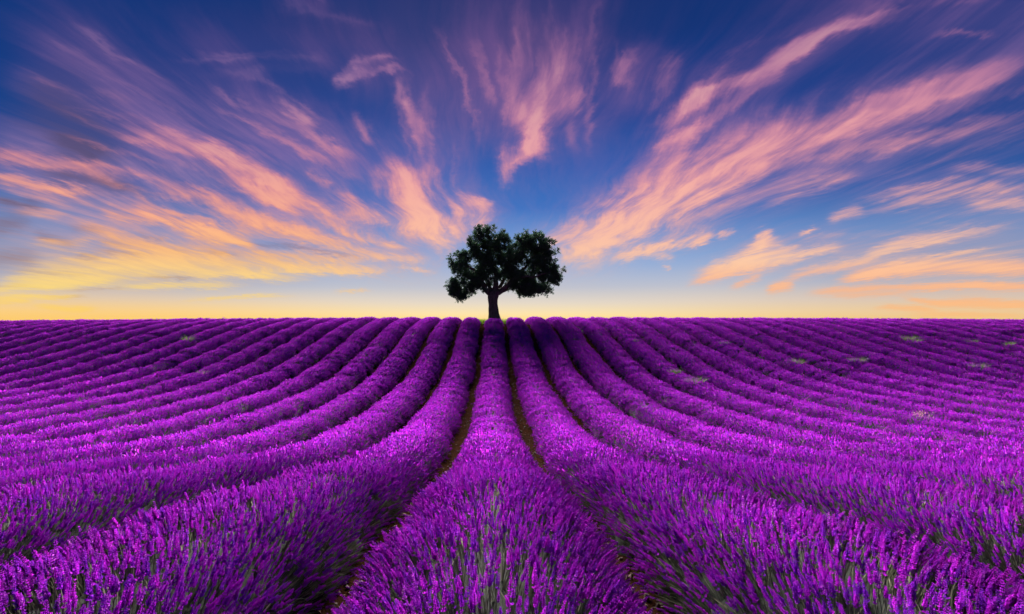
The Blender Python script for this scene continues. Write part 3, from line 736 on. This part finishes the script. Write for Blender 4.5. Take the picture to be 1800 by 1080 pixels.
obj('petals', mb.build('petals', [m_pink]), root)

# ---------------------------------------------------------------- the olive tree
TD = 44.2; TS = TD / F_PX
TZ = float(terrain(0, TD))
def tp(px, py, dy=0.0): return np.array([(px - 868) * TS, dy, EYE - TZ + (VPY - py) * TS])

def build_tree():
    rg = np.random.default_rng(21); rr = random.Random(21)
    root = empty('olive_tree', (0, TD, TZ))
    tag(root, 'lone dark green olive tree standing on the crest of the field', 'tree')
    # trunk: lofted rings with flare and gnarled ribs
    spine = [(869, 572, .85), (869, 566, .66), (869, 560, .52), (868, 552, .44), (867, 544, .41), (866.5, 536, .40), (866, 528, .40), (866.5, 522, .43), (868, 516, .46), (869, 511, .38)]
    n = 22; V = []; an = np.arange(n) * 2 * math.pi / n
    for k, (px, py, r) in enumerate(spine):
        c = tp(px, py); rad = r * (1 + .09 * np.sin(an * 3 + k * .45) + .06 * np.sin(an * 7 - k * .3) + .05 * rg.normal(size=n))
        V.append(np.stack([c[0] + np.cos(an) * rad, c[1] + np.sin(an) * rad, np.full(n, c[2])], 1))
    V = np.concatenate(V); F = [(k * n + i, k * n + (i + 1) % n, (k + 1) * n + (i + 1) % n, (k + 1) * n + i) for k in range(len(spine) - 1) for i in range(n)]
    F.append(tuple(range((len(spine) - 1) * n, len(spine) * n)))
    obj('trunk', mesh('trunk', V, F, [m_bark], smooth=True), root)
    # main limbs
    limbs = [[(862, 517, 0, .25), (853, 508, -.1, .22), (848, 496, -.3, .18), (842, 482, -.5, .14), (828, 472, -.6, .10), (815, 462, -.5, .06)],
             [(866, 514, .2, .20), (858, 500, .5, .16), (846, 500, .8, .12), (828, 503, .9, .08), (812, 508, .8, .05)],
             [(869, 514, 0, .28), (872, 500, .1, .24), (872, 484, .2, .20), (868, 465, .1, .15), (862, 445, 0, .10), (858, 425, 0, .05)],
             [(875, 515, 0, .28), (887, 509, .1, .23), (894, 499, .1, .20), (908, 487, 0, .16), (924, 470, -.2, .12), (938, 448, -.2, .07), (940, 425, -.2, .04)],
             [(884, 508, -.3, .17), (898, 494, -.7, .14), (918, 488, -1.0, .11), (940, 488, -1.1, .08), (966, 480, -.9, .045)],
             [(876, 510, .5, .19), (886, 490, .9, .15), (892, 468, 1.1, .11), (900, 445, 1.2, .06)]]
    nodes, par, limb_of, rad0 = [], [], [], []
    for li, L in enumerate(limbs):
        prev = -1; pts = [(tp(a, b, dy), r) for a, b, dy, r in L]
        for k in range(len(pts) - 1):
            for s in range(3):
                t = s / 3; p = pts[k][0] * (1 - t) + pts[k + 1][0] * t + rg.normal(0, .035, 3) * (k > 0 or s > 0)
                nodes.append(p); par.append(prev); limb_of.append(li); rad0.append(pts[k][1] * (1 - t) + pts[k + 1][1] * t); prev = len(nodes) - 1
        nodes.append(pts[-1][0]); par.append(prev); limb_of.append(li); rad0.append(pts[-1][1])
    # crown lobes: (px, py, rx, rz, depth)
    lobes = [(857, 430, 37, 34, 40, 60), (935, 441, 40, 38, 44, 70), (815, 464, 27, 25, 30, 36), (812, 505, 27, 17, 26, 30), (936, 497, 36, 20, 40, 40), (966, 478, 24, 23, 28, 28),
             (884, 462, 32, 28, 60, 44), (800, 500, 17, 11, 14, 10), (848, 468, 26, 26, 40, 30), (960, 445, 22, 24, 30, 20), (905, 480, 26, 16, 46, 20), (830, 440, 14, 14, 24, 8), (814, 519, 14, 9, 14, 8), (975, 490, 12, 12, 14, 8), (885, 425, 12, 9, 26, 6), (918, 500, 26, 17, 36, 26), (838, 484, 20, 18, 36, 22), (900, 448, 26, 22, 50, 26), (945, 470, 30, 24, 40, 26), (950, 508, 20, 11, 24, 12), (858, 452, 24, 20, 46, 18), (862, 420, 30, 22, 36, 16), (932, 425, 30, 22, 36, 16), (905, 492, 24, 16, 40, 14), (862, 486, 16, 12, 40, 9), (845, 500, 16, 12, 30, 8), (925, 512, 22, 9, 26, 10), (878, 480, 16, 12, 30, 8)]
    targets = []
    for (px, py, rx, rz, dp, cnt) in lobes:
        for _ in range(cnt):
            v = rg.normal(size=3); v /= np.linalg.norm(v); q = rg.random() ** 0.42
            targets.append(tp(px, py) + v * q * np.array([rx, dp, rz]) * TS * 0.90)
    targets = np.array(targets)
    fork = tp(869, 512); targets = targets[np.argsort(np.linalg.norm(targets - fork, axis=1))]
    tips = []
    for t in targets:
        A = np.array(nodes); dv = t - A; dist = np.linalg.norm(dv, axis=1)
        # prefer joints lying towards the fork so twigs run outwards
        pen = dist * (1 + 0.5 * np.clip((np.linalg.norm(A - fork, axis=1) - np.linalg.norm(t - fork)) / 0.6, 0, 3))
        j = int(np.argmin(pen)); steps = max(2, int(dist[j] / .28)); prev = j; p0 = A[j]
        sag = rg.normal(0, .10, 3)
        for s in range(1, steps + 1):
            u = s / steps; p = p0 + (t - p0) * u + sag * math.sin(u * math.pi) + rg.normal(0, .02, 3)
            nodes.append(p); par.append(prev); limb_of.append(limb_of[j]); rad0.append(0.0); prev = len(nodes) - 1
        tips.append(prev)
    A = np.array(nodes); rad = np.zeros(len(A))
    acc = np.zeros(len(A))
    for i in range(len(A) - 1, -1, -1):
        rad[i] = max(.011, acc[i] ** (1 / 2.35)) if acc[i] > 0 else .011
        rad[i] = max(min(rad[i], .16), rad0[i])
        if par[i] >= 0: acc[par[i]] += min(rad[i], .16) ** 2.35
    mbs = [MB() for _ in limbs]
    for i in range(len(A)):
        if par[i] < 0: continue
        r1 = rad[i]; r0 = min(rad[par[i]], r1 * 1.5 + .004)
        v, f_ = tube(A[par[i]], A[i] + (A[i] - A[par[i]]) * .04, r0, r1, 8 if r1 > .06 else 5 if r1 > .025 else 3)
        mbs[limb_of[i]].add(v, f_, 0, .5)
    for mb in mbs: obj('limb', mb.build('limb', [m_bark], smooth=True), root)
    # leaves in sprays round every twig end
    C = []
    for i in tips:
        C.append((A[i], rg.uniform(.30, .50)));
        if rg.random() < .55: C.append((A[par[i]] * .6 + A[par[par[i]]] * .4, rg.uniform(.2, .34)))
    LV, LT = [], []
    for c, r in C:
        m = int(250 * (r / .4) ** 2); out = c - tp(880, 470); out /= np.linalg.norm(out) + 1e-6
        sprays = rg.normal(size=(9, 3)) + out * .7; sprays /= np.linalg.norm(sprays, axis=1, keepdims=True)
        k = rg.integers(0, 9, m); q = rg.random(m) ** .6
        pos = c + sprays[k] * (q * r)[:, None] + rg.normal(0, .045, (m, 3))
        d = sprays[k] * .8 + rg.normal(0, .55, (m, 3)); d /= np.linalg.norm(d, axis=1, keepdims=True)
        sd = np.cross(d, rg.normal(size=(m, 3))); sd /= np.linalg.norm(sd, axis=1, keepdims=True)
        ln = rg.uniform(.09, .16, m)[:, None]; w = ln * rg.uniform(.17, .26, (m, 1)); nr = np.cross(d, sd)
        quad = np.stack([pos, pos + d * ln * .5 + sd * w + nr * w * .3, pos + d * ln, pos + d * ln * .5 - sd * w + nr * w * .3], 1)
        LV.append(quad.reshape(-1, 3)); LT.append(np.repeat(np.clip(rg.normal(.45, .22, m) , 0, 1), 4))
    LV = np.concatenate(LV); nl = len(LV) // 4; ix = np.arange(nl) * 4
    fa = np.concatenate([np.stack([ix, ix + 1, ix + 2], 1), np.stack([ix, ix + 2, ix + 3], 1)])
    o = obj('crown', mesh('crown', LV, fa, [m_leaf], tint=np.concatenate(LT)), root); o['kind'] = 'stuff'
    # grass round the foot of the trunk
    rb = random.Random(9); mb = MB()
    blades(rb, 1300, 1.5, .55, .5, .012, 0, mb)
    go = obj('grass_patch', mb.build('grass_patch', [m_grass]), None, (0.05, TD - .25, float(terrain(0, TD - .25)) - .02))
    tag(go, 'ring of short green grass round the foot of the olive tree', 'grass', kind='stuff')
build_tree()
